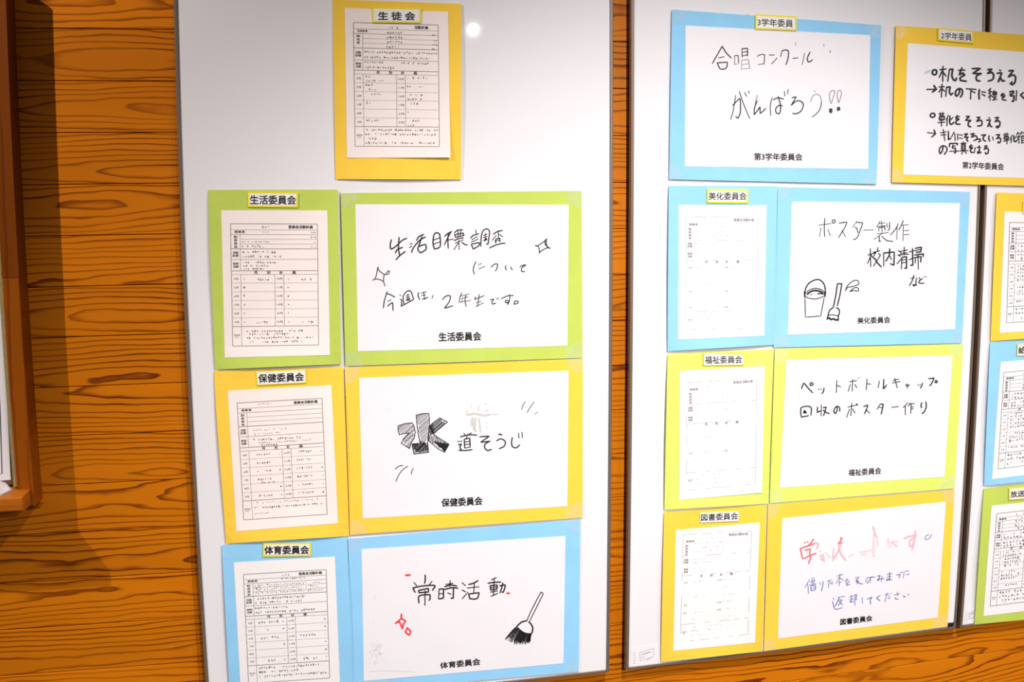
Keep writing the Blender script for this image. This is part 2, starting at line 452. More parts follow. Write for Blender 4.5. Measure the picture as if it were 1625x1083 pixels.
def name_tag(card_q, text, tq, label, depth_fn, yellow=2.6, bold=0.03, top=None, spaced=False, extra=0.0025):
    r = empty('name_plate', label, 'label', 'committee name plates')
    m = [sum(p[0] for p in card_q) / 4, sum(p[1] for p in card_q) / 4]
    base = depth_fn(*m) + extra
    fl = lambda x, y: base
    slab('plate_border', card_q, fl, M_TAGY if yellow > 0.5 else M_TAGW, r, 1, 1, 0.0016)
    w = math.hypot(card_q[1][0] - card_q[0][0], card_q[1][1] - card_q[0][1]); h = math.hypot(card_q[3][0] - card_q[0][0], card_q[3][1] - card_q[0][1])
    iu, iv = max(yellow, .3) / w, max(yellow, .3) / h
    inner = [quad_uv(card_q, a, b_) for a, b_ in ((iu, iv), (1 - iu, iv), (1 - iu, 1 - iv), (iu, 1 - iv))]
    f = slab('plate_face', inner, lambda x, y: base + 0.0003, M_TAGW, r, 1, 1, 0.0003)
    if text:
        ink = Ink(lambda x, y: base + 0.0003, 0.0002); ink.text(text, tq, bold * .75); ink.build('printed_lettering', M_INK, f)
    return r

# ------------------------------------------------------------------ duty-plan form printed on the portrait sheets
MONTHS = ['4月', '5月', '6月', '7月', '8月', '9月', '10月', '11月', '12月', '1月', '2月', '3月']
def scribble(ink, q, u0, u1, v, hpx, w, rnd, dens=1.0, gap=0.15):
    """illegible small handwriting: a run of character-sized clusters of short pen strokes"""
    x0, y0 = quad_uv(q, u0, v); x1, y1 = quad_uv(q, u1, v)
    L = math.hypot(x1 - x0, y1 - y0); n = max(1, int(L / (hpx * 1.05)))
    for i in range(n):
        if rnd.random() < gap: continue
        t = (i + .5) / n; cx, cy = x0 + (x1 - x0) * t, y0 + (y1 - y0) * t + rnd.uniform(-.3, .3)
        s = hpx * rnd.uniform(.65, 1.0) / 2
        k = rnd.choice((1, 2, 3, 3, 4, 5)) if dens >= 1 else rnd.choice((1, 1, 2))
        for _ in range(k):
            a = rnd.choice((0, 0, 1.57, 1.57, .8, 2.3)) + rnd.uniform(-.2, .2)
            l = s * rnd.uniform(.35, 1.0); ox, oy = rnd.uniform(-.5, .5) * s, rnd.uniform(-.7, .7) * s
            dx, dy = math.cos(a) * l, math.sin(a) * l
            ink.line([(cx + ox - dx, cy + oy - dy), (cx + ox + dx, cy + oy + dy)], w, taper=False)

def form(sheet_obj, sdep, T, fills, mode='dark', head='委員会活動計画', head_u=(.667, .945), heads=True, seed=1, council=False, nrows=3, vmonth=.385, vbot=.84, uname=True, cols=(.107, .50, .605)):
    rnd = random.Random(seed)
    faint = mode == 'faint'  # overexposed forms: strong light put into paler, thinner, broken print
    tab = Ink(sdep, .0004); thin = Ink(sdep, .00035); pr = Ink(sdep, .00045); hw = Ink(sdep, .00045)
    W_ = .9 if not faint else .55
    def seg(u0, v0, u1, v1, w=W_, ink=None, drop=0.0):
        n = 14
        for i in range(n):
            if drop and rnd.random() < drop: continue
            a, b_ = i / n, (i + 1) / n
            (ink or tab).line([quad_uv(T, u0 + (u1 - u0) * a, v0 + (v1 - v0) * a), quad_uv(T, u0 + (u1 - u0) * b_, v0 + (v1 - v0) * b_)], w, taper=False)
    dp = .35 if faint else 0
    c0, c1, c2 = cols
    for a in ((0, 0, 1, 0), (1, 0, 1, 1), (0, 1, 1, 1), (0, 0, 0, 1)): seg(*a, drop=dp)
    v1 = .205 if not council else .205
    v2, v3 = (.293, .385) if not council else (.302, .388)
    vm = vmonth
    for v in (v1, vm, vbot): seg(0, v, 1, v, drop=.5 if faint else 0)
    if not faint:
        seg(0, v2 - .001, 1, v2 - .001, .6, thin); seg(0, vm + .03, 1, vm + .03, .5, thin)
        seg(0, .05, 1, .05, .5, thin); seg(0, .088, 1, .088, .6, thin)
        for v in (.127, .166): seg(c0, v, 1, v, .45, thin)
        seg(c0, .088, c0, vm, .6, thin); seg(c0, vm + .03, c0, 1, .6, thin)
        seg(c1, vm + .03, c1, vbot, .6, thin); seg(c2, vm + .03, c2, vbot, .6, thin)
        for i in range(1, 6):
            v = vm + .03 + (vbot - vm - .03) * i / 6; seg(0, v, 1, v, .35, thin)
    def put(s_, u0, u1, v0, v1_, b_=.015):
        q = [quad_uv(T, a, c) for a, c in ((u0, v0), (u1, v0), (u1, v1_), (u0, v1_))]; pr.text(s_, q, b_)
    hb = .03 if not faint else .012
    put(head, head_u[0], head_u[1], .012, .038, hb)
    put('委員長' if not council else '生徒会長', .045, .165, .056, .076, .02)
    for i, ch in enumerate('副委員長' if not council else '副会長'):
        put(ch, .035, .075, .098 + i * .027, .118 + i * .027, .01)
    lab = ('活動', '目標'), ('常時', '活動')
    for (a, c), va in zip(lab, ((v1 + v2) / 2, (v2 + vm) / 2)):
        put(a, .02, .085, va - .022, va - .002); put(c, .02, .085, va + .002, va + .022)
    for ch, uu in zip('月別計画', (.28, .43, .575, .725)): put(ch, uu - .018, uu + .018, vm + .003, vm + .027, .02)
    for i in range(6):
        v = vm + .03 + (vbot - vm - .03) * (i + .5) / 6
        if not faint or rnd.random() < .6:
            put(MONTHS[i], .028, .078, v - .008, v + .009, .0)
            put(MONTHS[i + 6], c1 + .02, c2 - .02, v - .008, v + .009, .0)
    put('委員長', .02, .09, (vbot + 1) / 2 - .016, (vbot + 1) / 2 - .002, .0); put('から', .03, .07, (vbot + 1) / 2 + .002, (vbot + 1) / 2 + .016, .0)
    for f_ in fills:
        u0, u1, v = f_[:3]; h = f_[3] if len(f_) > 3 else 3.6; dn = f_[4] if len(f_) > 4 else 1.0
        scribble(hw, T, u0, u1, v, h, .62 if not faint else .55, rnd, dn, .15 if not faint else .5)
    tab.build('ruled_table', M_GREY if not faint else M_PALE, sheet_obj); thin.build('ruled_table', M_GREY if not faint else M_PALE, sheet_obj)
    pr.build('printed_lettering', M_GREY if faint else M_INK2, sheet_obj)
    hw.build('handwriting', M_PALE if faint else M_INK2, sheet_obj)

# ------------------------------------------------------------------ portrait posters with duty-plan forms
B0 = 0.0246
G_L = 'posters on the left whiteboard'; G_M = 'posters on the middle whiteboard'; G_R = 'posters on the right whiteboard'
Q = lambda *a: [(a[i], a[i + 1]) for i in range(0, 8, 2)]
nar = lambda u, rows: [(u, u + .03, v, 3.2) for v in rows]
R6 = [.415 + .0708 * (i + .5) for i in range(6)]

# student council
r1, s1, d1, sd1 = poster('duty_poster', Q(528, -1, 732, 6, 731.5, 285.3, 532.5, 284.5), Q(546.9, 12.5, 711.1, 18.8, 714.7, 250.1, 550.5, 250.7), M_YEL, M_FORM,
    'single yellow portrait poster at the top of the left whiteboard, loose white form on it', G_L, B0, .0035, 'LRB', 3,
    sheet_curl=lambda u, v: .030 * max(0, v - .5) ** 2 * max(0, u - .15) ** 1.3 + .002 * max(0, .3 - u) + .002 * max(0, .15 - u))
form(s1, sd1, Q(560.7, 35.5, 695.3, 39.6, 697.3, 232.7, 563.5, 232.1), [(.41, .53, .035), (.39, .58, .075), (.39, .58, .113), (.39, .58, .15), (.38, .57, .19),
    (.92, .99, .085, 2.5), (.92, .99, .13, 2.5), (.92, .99, .165, 2.5), (.92, .99, .198, 2.5), (.12, .99, .236), (.12, .9, .278), (.12, .35, .318), (.55, .89, .32), (.12, .48, .36),
    (.13, .23, .433), (.13, .35, .468), (.13, .22, .503), (.13, .27, .54), (.13, .32, .577), (.13, .2, .65), (.13, .35, .79), (.62, .87, .44), (.62, .82, .51), (.62, .81, .58), (.62, .8, .615),
    (.62, .76, .65), (.62, .68, .72), (.62, .83, .79), (.62, .71, .825), (.13, .99, .867), (.12, .96, .902), (.12, .26, .938), (.12, .95, .973)], head='活動計画', head_u=(.72, .88), council=True, seed=2)
name_tag(Q(589.8, 11.1, 668.2, 13, 667.6, 36.6, 590.6, 36), '生 徒 会', Q(600.3, 18.6, 658.5, 19.2, 658.5, 32.2, 600.3, 31.6), 'yellow-edged plate reading 生徒会 over the form at the top of the left whiteboard', sd1, bold=.04)

# left board, row 1..3
r2, s2, d2, sd2 = poster('duty_poster', Q(330.5, 301.6, 536.1, 301.1, 541.7, 578.2, 340.8, 587), Q(351, 333.8, 519.5, 334.3, 523.7, 563.8, 356.6, 567.9), M_GRN, M_FORM,
    'olive green portrait poster with a printed form, left column of the left whiteboard', G_L, B0 + .0016, .0055, 'LRB', 5, wav=lambda u, v: (3.0 * math.sin(math.pi * v) * (v - .7) * (u < .5) * (1 - 2 * u), 0))
form(s2, sd2, Q(365.7, 355.1, 503.7, 355.7, 505.6, 547.7, 369.3, 549.6), [(.36, .45, .027), (.36, .45, .068, 3, .5), (.12, .45, .147, 3, .5), (.12, .38, .185), (.92, .99, .07, 2.5), (.92, .99, .11, 2), (.92, .99, .15, 2), (.92, .99, .19, 2),
    (.13, .52, .232), (.13, .58, .268), (.13, .52, .318), (.13, .43, .345), (.13, .38, .371), (.30, .44, .457), (.80, .93, .457), (.28, .42, .81), (.81, .94, .81),
    (.16, .82, .88), (.19, .68, .905), (.16, .94, .935), (.19, .82, .968)] + nar(.13, R6) + nar(.64, R6), seed=5)
name_tag(Q(392.6, 304.7, 473, 305.8, 472.4, 329.6, 393.4, 328.8), '生活委員会', Q(396.6, 310.2, 469.6, 310.8, 469.4, 324.8, 397, 324.4), 'yellow-edged plate reading 生活委員会 on the olive green portrait poster', d2, bold=.03)

r4, s4, d4, sd4 = poster('duty_poster', Q(339.7, 589.4, 544.7, 582.5, 554.4, 851.2, 358.5, 863.2), Q(361.3, 620.4, 525.9, 611.6, 536.4, 831, 375.2, 843.8), M_YEL, M_FORM,
    'golden yellow portrait poster with a pinkish form, left column of the left whiteboard', G_L, B0 + .0008, .0055, 'LRB', 8, wav=lambda u, v: (3.0 * math.sin(math.pi * v) * (v - .75) * (u < .5) * (1 - 2 * u), 0))
form(s4, sd4, Q(376.3, 639.8, 510.9, 632.3, 519.3, 816.6, 386.8, 825.5), [(.25, .4, .022, 3.2, .5), (.14, .57, .24, 3, .5), (.15, .5, .275, 3, .5), (.15, .2, .315), (.22, .73, .325), (.22, .85, .352, 3, .5), (.22, .45, .372)] +
    [(.19, .36, R6[i], 3.2) for i in (0, 1, 2, 3, 5)] + [(.66, .85, R6[i] - .004, 3.2) for i in range(6)] + [(.22, .4, R6[3] + .03, 2.6)] + nar(.45, R6) + nar(.95, R6) + [(.13, .9, .865, 3.2, .5), (.13, .95, .905, 3.2), (.13, .3, .955, 3, .5)], seed=9)
name_tag(Q(406.2, 590, 485.2, 586.6, 485.7, 608.2, 407.6, 612.1), '保健委員会', Q(409.8, 594.6, 481.8, 591.6, 482, 604.8, 410.4, 607.8), 'thin yellow-edged plate reading 保健委員会 on the golden yellow portrait poster', d4, yellow=1.3, bold=.035)

r6, s6, d6, sd6 = poster('duty_poster', Q(351.7, 865.8, 550.9, 851.2, 561, 1116, 366, 1133), Q(371, 893.2, 531.4, 883.8, 540, 1097, 382.5, 1110), M_BLU, M_FORM2,
    'blue portrait poster at the bottom of the left whiteboard, cut by the lower picture edge', G_L, B0, .0055, 'LR', 11)
form(s6, sd6, Q(386.4, 912.2, 517.7, 904.4, 523.3, 1076.7, 394.5, 1085), [(.46, .56, .028), (.45, .75, .062, 3), (.13, .2, .13), (.13, .95, .11, 3.4, .5), (.13, .9, .145, 3.4, .5), (.13, .95, .18, 3.4, .5), (.12, .75, .232), (.12, .7, .27), (.12, .55, .318), (.12, .85, .358),
    (.15, .4, R6[0]), (.25, .38, R6[1]), (.17, .4, R6[2]), (.18, .35, R6[5]), (.65, .85, R6[2]), (.68, .86, R6[5]), (.13, .88, .868), (.13, .62, .905), (.13, .97, .945)] + nar(.44, R6) + nar(.95, R6), seed=12)
name_tag(Q(417.4, 862.4, 493.7, 861.8, 493.2, 883.3, 416.7, 884.2), '体育委員会', Q(419.9, 867.3, 490.2, 866.6, 490, 879.6, 419.9, 880.2), 'yellow-edged plate reading 体育委員会 on the blue portrait poster', d6, bold=.04)

# middle board
def faint(seed):
    r = random.Random(seed); o = []
    for v in (.05, .09, .13, .165): o.append((.15 + r.random() * .1, .6, v, 2.6, .5))
    for v in (.235, .27, .32, .35): o.append((.12, .3 + .4 * r.random(), v, 2.6, .5))
    for v in R6:
        if r.random() < .8: o.append((.12 + .06 * r.random(), .3 + .15 * r.random(), v, 3, .6))
        if r.random() < .8: o.append((.6, .75 + .2 * r.random(), v, 3, .6))
    for v in (.875, .91, .95): o.append((.13, .4 + .3 * r.random(), v, 2.6, .5))
    return o
r10, s10, d10, sd10 = poster('duty_poster', Q(1061.2, 295, 1234, 295.5, 1228, 547.5, 1059.2, 558), Q(1076.7, 325.4, 1216.6, 326.2, 1212.8, 533.1, 1076.2, 539.4), M_BLU, M_LAM,
    'light blue portrait poster with a faint form, upper left of the middle whiteboard', G_M, B0 + .0016, .005, 'LRB', 21)
form(s10, sd10, Q(1088.6, 344.4, 1202.6, 344.9, 1202, 520.7, 1089.1, 523.7), faint(3), 'faint', seed=21)
name_tag(Q(1121.8, 300, 1187.6, 300.7, 1187.1, 322.9, 1121.8, 322.4), '美化委員会', Q(1124.8, 305.3, 1184.6, 305.6, 1184.4, 317.6, 1124.8, 317.4), 'yellow-edged plate reading 美化委員会 on the light blue portrait poster', d10, bold=.02)

r12, s12, d12, sd12 = poster('duty_poster', Q(1059.4, 562, 1227.6, 554.2, 1219.8, 799.7, 1054.2, 810), Q(1078.8, 589.1, 1213.6, 581.3, 1209.3, 782.4, 1077.5, 794), M_LIM, M_LAM,
    'lime green portrait poster with a faint form, left column of the middle whiteboard', G_M, B0 + .0008, .006, 'LRB', 23,
    sheet_curl=lambda u, v: .003 * max(0, v - .6) * u)
form(s12, sd12, Q(1089.6, 607.7, 1200.7, 600.7, 1198.9, 768.7, 1089.9, 778.2), faint(5), 'faint', seed=23)
name_tag(Q(1116.2, 560.2, 1180.8, 562.7, 1180.3, 580, 1115.7, 580.8), '福祉委員会', Q(1118.8, 565.8, 1177.7, 565.2, 1177.7, 576.6, 1118.8, 577.6), 'plate reading 福祉委員会 on the lime green portrait poster', d12, yellow=1.3, bold=.02)

r14, s14, d14, sd14 = poster('duty_poster', Q(1053.8, 813.3, 1216.7, 801.6, 1209.7, 1034.4, 1048.6, 1051.2), Q(1072.7, 841.7, 1205.8, 829.6, 1198.1, 1020.2, 1068.3, 1033.6), M_YEL, M_FORM2,
    'yellow portrait poster with a faint form, bottom left of the middle whiteboard', G_M, B0, .005, 'LRB', 25)
form(s14, sd14, Q(1084.3, 849, 1192.8, 843, 1187, 1007.2, 1079.7, 1019.4), faint(7), 'faint', seed=25)
name_tag(Q(1110.9, 814.6, 1172.2, 812, 1171.7, 827.5, 1111.5, 830), '図書委員会', Q(1112.8, 816.6, 1170.9, 813.7, 1170.9, 824.7, 1112.8, 827.5), 'plain white plate reading 図書委員会 on the yellow portrait poster', d14, yellow=0, bold=.02)

# right board (cut off by the picture edge)
heavy = lambda r: [(.3, .9, .028), (.3, .95, .07, 4), (.3, .9, .105, 4), (.3, .9, .15, 4), (.3, .9, .185, 4), (.13, .95, .235, 4.6), (.13, .95, .275, 4.6), (.13, .95, .325, 4.6), (.13, .8, .36, 4.6)] + \
    [(.14, .42, R6[i] - .015) for i in range(6)] + [(.14, .45, R6[i] + .018) for i in (0, 1, 3)] + [(.63, .9, v) for v in R6] + [(.13, .95, .868, 4.4), (.13, .95, .91, 4.4), (.13, .95, .955, 4.4)]
r16, s16, d16, sd16 = poster('duty_poster', Q(1581.6, 305.5, 1731, 311, 1717, 531, 1571.9, 541.9), Q(1594.4, 336.1, 1712, 339, 1703, 521, 1586.6, 528.7), M_YEL, M_FORM2,
    'yellow portrait poster, topmost of the three at the right picture edge', G_R, B0 + .0016, .005, 'LB', 31)
form(s16, sd16, Q(1602.3, 353.1, 1704, 355.5, 1695, 506, 1597.4, 512.7), heavy(1), seed=31)
r17, s17, d17, sd17 = poster('duty_poster', Q(1571.2, 543.5, 1717, 535, 1703, 757, 1561.2, 771.6), Q(1588, 575.1, 1702, 565, 1690, 746, 1574.2, 761), M_BLU, M_FORM2,
    'blue portrait poster at the right picture edge, between a yellow and a green one', G_R, B0 + .0008, .006, 'LB', 33)
form(s17, sd17, Q(1593.1, 591.3, 1695, 582.5, 1682, 732, 1583.9, 744.8), heavy(1), seed=33)
r18, s18, d18, sd18 = poster('duty_poster', Q(1561.2, 775.8, 1703, 760, 1686, 978.5, 1546.2, 991.7), Q(1573.6, 803.2, 1692, 791, 1677, 964, 1560.6, 978.4), M_GRN, M_FORM2,
    'green portrait poster in the bottom right corner, on the right whiteboard', G_R, B0, .006, 'L', 35)
form(s18, sd18, Q(1581.7, 815.6, 1682, 804.5, 1667, 950.5, 1571.3, 962.6), heavy(1), seed=35)
name_tag(Q(1623.4, 319.5, 1690, 321.5, 1689, 342, 1623, 340), '', None, 'edge of a yellow plate on the topmost yellow poster at the right picture edge', d16)
name_tag(Q(1614.4, 546.5, 1677, 543.5, 1676, 562.5, 1613.8, 565.6), '給食委員会', Q(1616.6, 550.6, 1673, 547.4, 1673, 558.5, 1616.4, 562), 'plate starting with 給 on the blue poster at the right picture edge', d17, yellow=1.5, bold=.03)
name_tag(Q(1601, 775.2, 1663, 770.2, 1662, 789, 1601, 794.5), '放送委員会', Q(1603.8, 780.4, 1659, 775.4, 1659, 785.5, 1603.8, 790.2), 'yellow-edged plate starting with 放送 on the green poster in the bottom right corner', d18, yellow=1.5, bold=.03)

# ------------------------------------------------------------------ landscape posters with laminated writing sheets
def land(card, sheet, cm, label, grp, base, seed, edges='L', lift=.002, gap=.0006, smat=None):
    return poster('notice_poster', card, sheet, cm, smat or M_LAM, label, grp, base, lift, edges, seed, tapes=True, nx=16, sheet_gap=gap)
def caption(sd, sh, txt, q, bold=.045):
    k = Ink(sd, .0003); k.text(txt, q, bold * .65); k.build('printed_lettering', M_INK, sh)

# --- 生活
r3, s3, d3, sd3 = land(Q(540.5, 306.6, 922.8, 303, 924.7, 568.4, 548, 581.4), Q(563.8, 324.3, 902.6, 325.2, 900.4, 549, 568, 557.9), M_GRN,
    'green landscape poster with handwriting about 生活目標調査, left whiteboard', G_L, B0 + .0016, 41, 'LB')
caption(sd3, s3, '生活委員会', Q(696.2, 528.3, 763.3, 527, 763.6, 540.6, 696.6, 542))
k = Ink(sd3)
k.strokes(610, 355, 8.005, 1.75, "90 205 75 260 78 312 95 322 150 285 225 215 285 187|188 175 180 260 180 330 195 410|140 372 165 330 232 302|148 460 190 412 265 355|330 262 350 256|320 302 348 288|350 365 352 338 405 255|408 215 440 165 500 138|408 262 450 210 522 170|478 165 452 240 435 292|425 305 460 280 525 265 528 328 458 372 430 340 425 305|636 325 618 250 628 150 655 118 690 125 706 160 708 290 636 325|625 210 700 182|625 262 700 235")
k.strokes(610, 355, 8.005, 1.6, "765 165 800 130 855 100|845 105 800 190 762 270|812 120 806 220 812 315|815 208 878 196|890 118 930 85 995 80|905 170 890 142 1000 120 1012 148 905 178|935 100 935 165|968 95 965 155|885 218 935 195 1005 180|900 250 1000 207|945 215 950 330|935 250 885 330|985 238 1020 265 1055 270|1160 82 1165 122|1095 185 1130 150 1200 128|1112 205 1180 165|1105 235 1190 198|1105 262 1128 325 1200 280 1205 240 1105 262|1225 292 1230 170 1255 90 1300 65 1335 98 1325 200 1316 260 1295 262|1262 150 1305 132|1258 180 1305 162|1282 125 1282 195|1262 218 1300 205 1295 188 1262 218")
k.strokes(610, 355, 8.005, 1.6, "1385 135 1440 100 1500 88|1448 90 1446 190|1370 212 1420 150|1450 132 1500 165|1415 250 1415 202 1465 185 1470 232|1415 222 1465 208|1335 310 1400 280 1480 255 1535 250")
k.strokes(610, 355, 8.005, 1.3, "1162 485 1135 550 1130 600 1145 640|1195 520 1235 508|1200 578 1275 545|1355 555 1400 515 1440 515 1432 560 1412 605")
k.strokes(680, 370, 8.005, 1.3, "985 415 975 440 990 470|1050 432 1050 452 1068 464|1160 432 1200 410 1240 405 1195 435 1180 465 1185 490 1225 492|925 835 1000 800 1080 795|1030 780 1030 850 1005 915|1010 860 980 855 975 880 1000 890 1025 860|1085 900 1100 862 1138 868 1135 892 1085 905|785 850 830 840 805 880 815 905 855 890|865 830 870 845|885 820 890 840|1360 158 1400 180 1410 255|1360 158 1380 165 1465 110 1500 72|1480 90 1485 150 1545 195|1545 195 1500 190 1415 240 1410 258|1500 75 1495 130 1510 170")
k.strokes(580, 400, 8.005, 1.4, "228 715 240 620 275 505|275 530 320 545 372 575|285 625 325 610|280 690 330 650 345 655 350 745|435 545 450 558|445 600 460 620 455 690|450 690 530 650 610 605|478 560 480 620 490 670|478 560 520 505 565 495 590 530 612 605|520 552 555 545|515 577 560 570|538 540 538 595|520 605 560 590 560 612 530 618 520 605|675 515 668 560 690 605|710 525 770 505|740 510 750 590|715 557 760 547|725 592 745 600 790 575|858 550 845 590|980 605 1015 565 1065 555 1078 575 1060 640 1000 718 1110 685")
k.build('handwriting', M_INK, s3)
k = Ink(sd3, .00025)
k.strokes(580, 400, 8.005, 1.3, "1225 520 1200 580 1192 640|1215 560 1315 535|1225 590 1300 570|1230 590 1230 630|1200 640 1340 615|1275 545 1265 620 1280 695|1400 570 1385 605 1510 555|1445 540 1435 620 1425 690|1400 645 1470 630|1400 692 1500 650|150 200 180 245 240 285 290 280 305 245 290 238 260 275|165 195 150 230 140 290 118 350|90 360 130 345 190 355 220 375|240 285 230 330 232 385 250 435")
k.build('handwriting', M_INK2, s3)

# --- 保健
r5, s5, d5, sd5 = land(Q(546.9, 583.5, 925, 569.7, 924.5, 821.8, 555.2, 849.5), Q(569.7, 600.1, 902.4, 588.5, 900.3, 803.9, 575.8, 823.4), M_YEL,
    'yellow landscape poster with the hatched block character 水, left whiteboard', G_L, B0 + .0008, 43, 'LB')
caption(sd5, s5, '保健委員会', Q(700.6, 792.3, 765, 788.6, 765.6, 801.6, 701, 805))
k = Ink(sd5, .0004); o5 = (620, 640, 8.005)
PL = ["95 290 180 262 270 252 295 290 312 370 300 440 265 500 238 578 135 510 165 450 235 382 150 388 110 402 95 340", "325 155 400 135 485 132 492 220 485 350 470 500 480 625 300 648 275 560 275 520 375 510 355 420 335 280", "485 300 540 250 625 190 720 240 650 300 540 395 620 450 740 525 685 625 600 580 485 480"]
def pts_of(t, o): c = [float(a) for a in t.split()]; return [(o[0] + c[i] / o[2], o[1] + c[i + 1] / o[2]) for i in range(0, len(c), 2)]
def hatch(ink, poly, ang, step, w, rnd, skip=0.0, jit=.15):
    ca, sa = math.cos(ang), math.sin(ang)
    rp = [(x * ca + y * sa, -x * sa + y * ca) for x, y in poly]
    y = min(p[1] for p in rp) + step * .5; ym = max(p[1] for p in rp)
    while y < ym:
        xs = []
        for i in range(len(rp)):
            (x0, y0), (x1, y1) = rp[i], rp[(i + 1) % len(rp)]
            if (y0 > y) != (y1 > y): xs.append(x0 + (x1 - x0) * (y - y0) / (y1 - y0))
        xs.sort()
        for a, b_ in zip(xs[::2], xs[1::2]):
            if rnd.random() < skip: continue
            a += rnd.random() * (b_ - a) * jit; b_ -= rnd.random() * (b_ - a) * jit
            if b_ - a > .4: ink.line([(a * ca - y * sa, a * sa + y * ca), (b_ * ca - y * sa, b_ * sa + y * ca)], w * rnd.uniform(.7, 1.15), taper=False)
        y += step * rnd.uniform(.75, 1.25)
rn = random.Random(8)
polys = [pts_of(t, o5) for t in PL]
for pl in polys:
    for i in range(len(pl)): k.line([pl[i], pl[(i + 1) % len(pl)]], 1.9)
hatch(k, pts_of("275 520 375 510 380 480 470 500 480 600 300 640", o5), -.75, 1.15, 1.1, rn)
hatch(k, pts_of("540 480 620 560 690 620 740 525 640 500", o5), .55, 1.5, 1.6, rn)
hatch(k, pts_of("485 470 540 520 640 590 740 525 620 450 540 395 485 420", o5), 1.3, 1.9, 1.0, rn)
hatch(k, pts_of("640 560 740 525 685 625", o5), .9, 1.0, 1.3, rn)
hatch(k, pts_of("485 300 540 260 560 370 500 440", o5), 1.2, 1.2, 1.0, rn)
k.strokes(*o5, 1.6, "930 385 945 405|1025 380 985 400|885 430 990 405 1095 408|975 410 960 445|940 570 935 460 1005 445 1010 560|945 495 1000 487|945 530 1000 522|945 572 1010 560|850 490 905 485|860 530 900 520 880 560 895 590|865 600 950 603 1035 592")
k.strokes(700, 610, 8.005, 1.6, "490 670 615 660 500 740 625 725 560 760 555 810 590 843 640 828|730 645 750 635 772 650|705 720 760 695 815 730 800 790 740 818|905 678 895 740 905 790 950 810 1000 772|985 625 988 685|1028 612 1032 680")
k.strokes(*o5, 1.0, "55 840 100 805 158 795|218 802 150 850 100 920 65 998|290 830 270 860 262 905"); k.strokes(700, 610, 8.005, .9, "1070 220 1040 270 1022 325|1185 225 1140 280 1090 365|1190 378 1232 355")
k.build('handwriting', M_INK, s5)
k = Ink(sd5, .00025)
for pl in polys[:2]: hatch(k, pl, -.72, 1.9, 1.0, rn, .06)
hatch(k, pts_of("485 300 540 250 625 190 720 240 650 300 540 395 500 420", o5), -.75, 1.3, 1.0, rn)
k.build('handwriting', M_INK2, s5)
k = Ink(sd5, .00022)
k.strokes(700, 610, 8.005, 3.2, "330 390 430 375 540 398 620 388|400 430 420 560 440 600|440 430 430 560|480 440 500 600|390 450 385 520"); k.strokes(700, 610, 8.005, 2, "380 275 390 285|480 270 470 340|560 255 580 250|600 330 560 350|580 490 585 495|580 545 585 555|640 385 720 382|330 330 320 380")
for a, b_ in ((590, 628), (605, 627), (617, 651), (613, 650), (651, 622), (660, 630), (860, 684), (835, 765), (900, 738), (851, 744)): k.line([(a, b_), (a + 2, b_ - .5)], .8)
k.build('smudges', M_INK4, s5)

# --- 体育
r7, s7, d7, sd7 = land(Q(552.2, 855.6, 921.3, 824.9, 918.3, 1066.4, 558.5, 1099), Q(573.8, 872, 897.4, 851.1, 894.2, 1053.4, 577.3, 1081.5), M_BLU,
    'blue landscape poster reading 常時活動 with a drawn broom, left whiteboard', G_L, B0, 45, 'L')
caption(sd7, s7, '体育委員会', Q(698.4, 1052.1, 761.4, 1045.1, 762.2, 1055.8, 699.2, 1062))
k = Ink(sd7, .0004)
k.strokes(600, 890, 8.005, 1.8, "598 185 600 240 592 290|455 280 490 320|685 265 650 310|470 405 440 350 560 325 700 315 725 330 690 380|515 380 640 355 640 400 520 410 515 380|520 540 515 490 525 450 600 435 660 435 660 490 645 505|598 385 595 570|775 365 768 485|775 365 830 360 830 480 770 487|775 425 828 418|915 255 915 330|860 305 950 290|845 335 920 312 1000 325|840 370 930 348 1015 352|958 340 955 480 925 478|885 412 925 430|1070 285 1110 320|1068 375 1110 398|1070 485 1140 405|1270 255 1210 290 1150 305|1135 350 1280 335|1225 280 1215 410|1150 425 1165 485 1255 485 1285 410 1150 425|1500 218 1440 245|1395 290 1470 278 1560 275|1475 235 1465 440|1425 320 1430 375 1510 365 1515 312 1425 320|1430 347 1510 337|1430 402 1515 388|1435 455 1520 418|1545 322 1615 310 1610 350 1590 405 1575 400|1585 285 1570 350 1550 410")
o7 = (740, 910, 8.005)
k.strokes(*o7, 1.2, "770 605 810 510 880 370 950 240 978 262 910 400 800 620|640 680 700 735 760 765 830 770"); k.strokes(*o7, 1.9, "770 605 700 625 640 680|795 620 830 660 845 710 830 770|630 690 560 765 500 840")
top = pts_of("632 690 680 722 720 745 760 768 800 774 830 772", o7); bot = pts_of("500 845 590 890 640 905 700 908 770 905 815 888", o7)
for i in range(60):
    t = (i + rn.random() * .6) / 60 * 4.98; a = int(t); f_ = t - a
    if a > 4: continue
    x0 = top[a][0] + (top[a + 1][0] - top[a][0]) * f_; y0 = top[a][1] + (top[a + 1][1] - top[a][1]) * f_
    x1 = bot[a][0] + (bot[a + 1][0] - bot[a][0]) * f_; y1 = bot[a][1] + (bot[a + 1][1] - bot[a][1]) * f_; e = rn.uniform(.72, 1.06)
    k.line([(x0, y0), ((x0 + x1) / 2 - .5, (y0 + y1) / 2), (x0 + (x1 - x0) * e, y0 + (y1 - y0) * e)], rn.uniform(.45, .95))
k.build('handwriting', M_INK, s7)
k = Ink(sd7, .00045)
k.strokes(600, 890, 8.005, 2.2, "298 680 292 735 255 775 220 800|255 775 285 805 305 865|298 735 350 772 325 805 310 865|372 855 345 910 395 950 412 905 375 858"); k.strokes(600, 890, 8.005, 3.6, "355 188 402 186"); k.strokes(*o7, 3.2, "518 256 545 256")
k.build('handwriting', M_RED, s7, 'red marker sparkles and dots')
k = Ink(sd7, .00022)
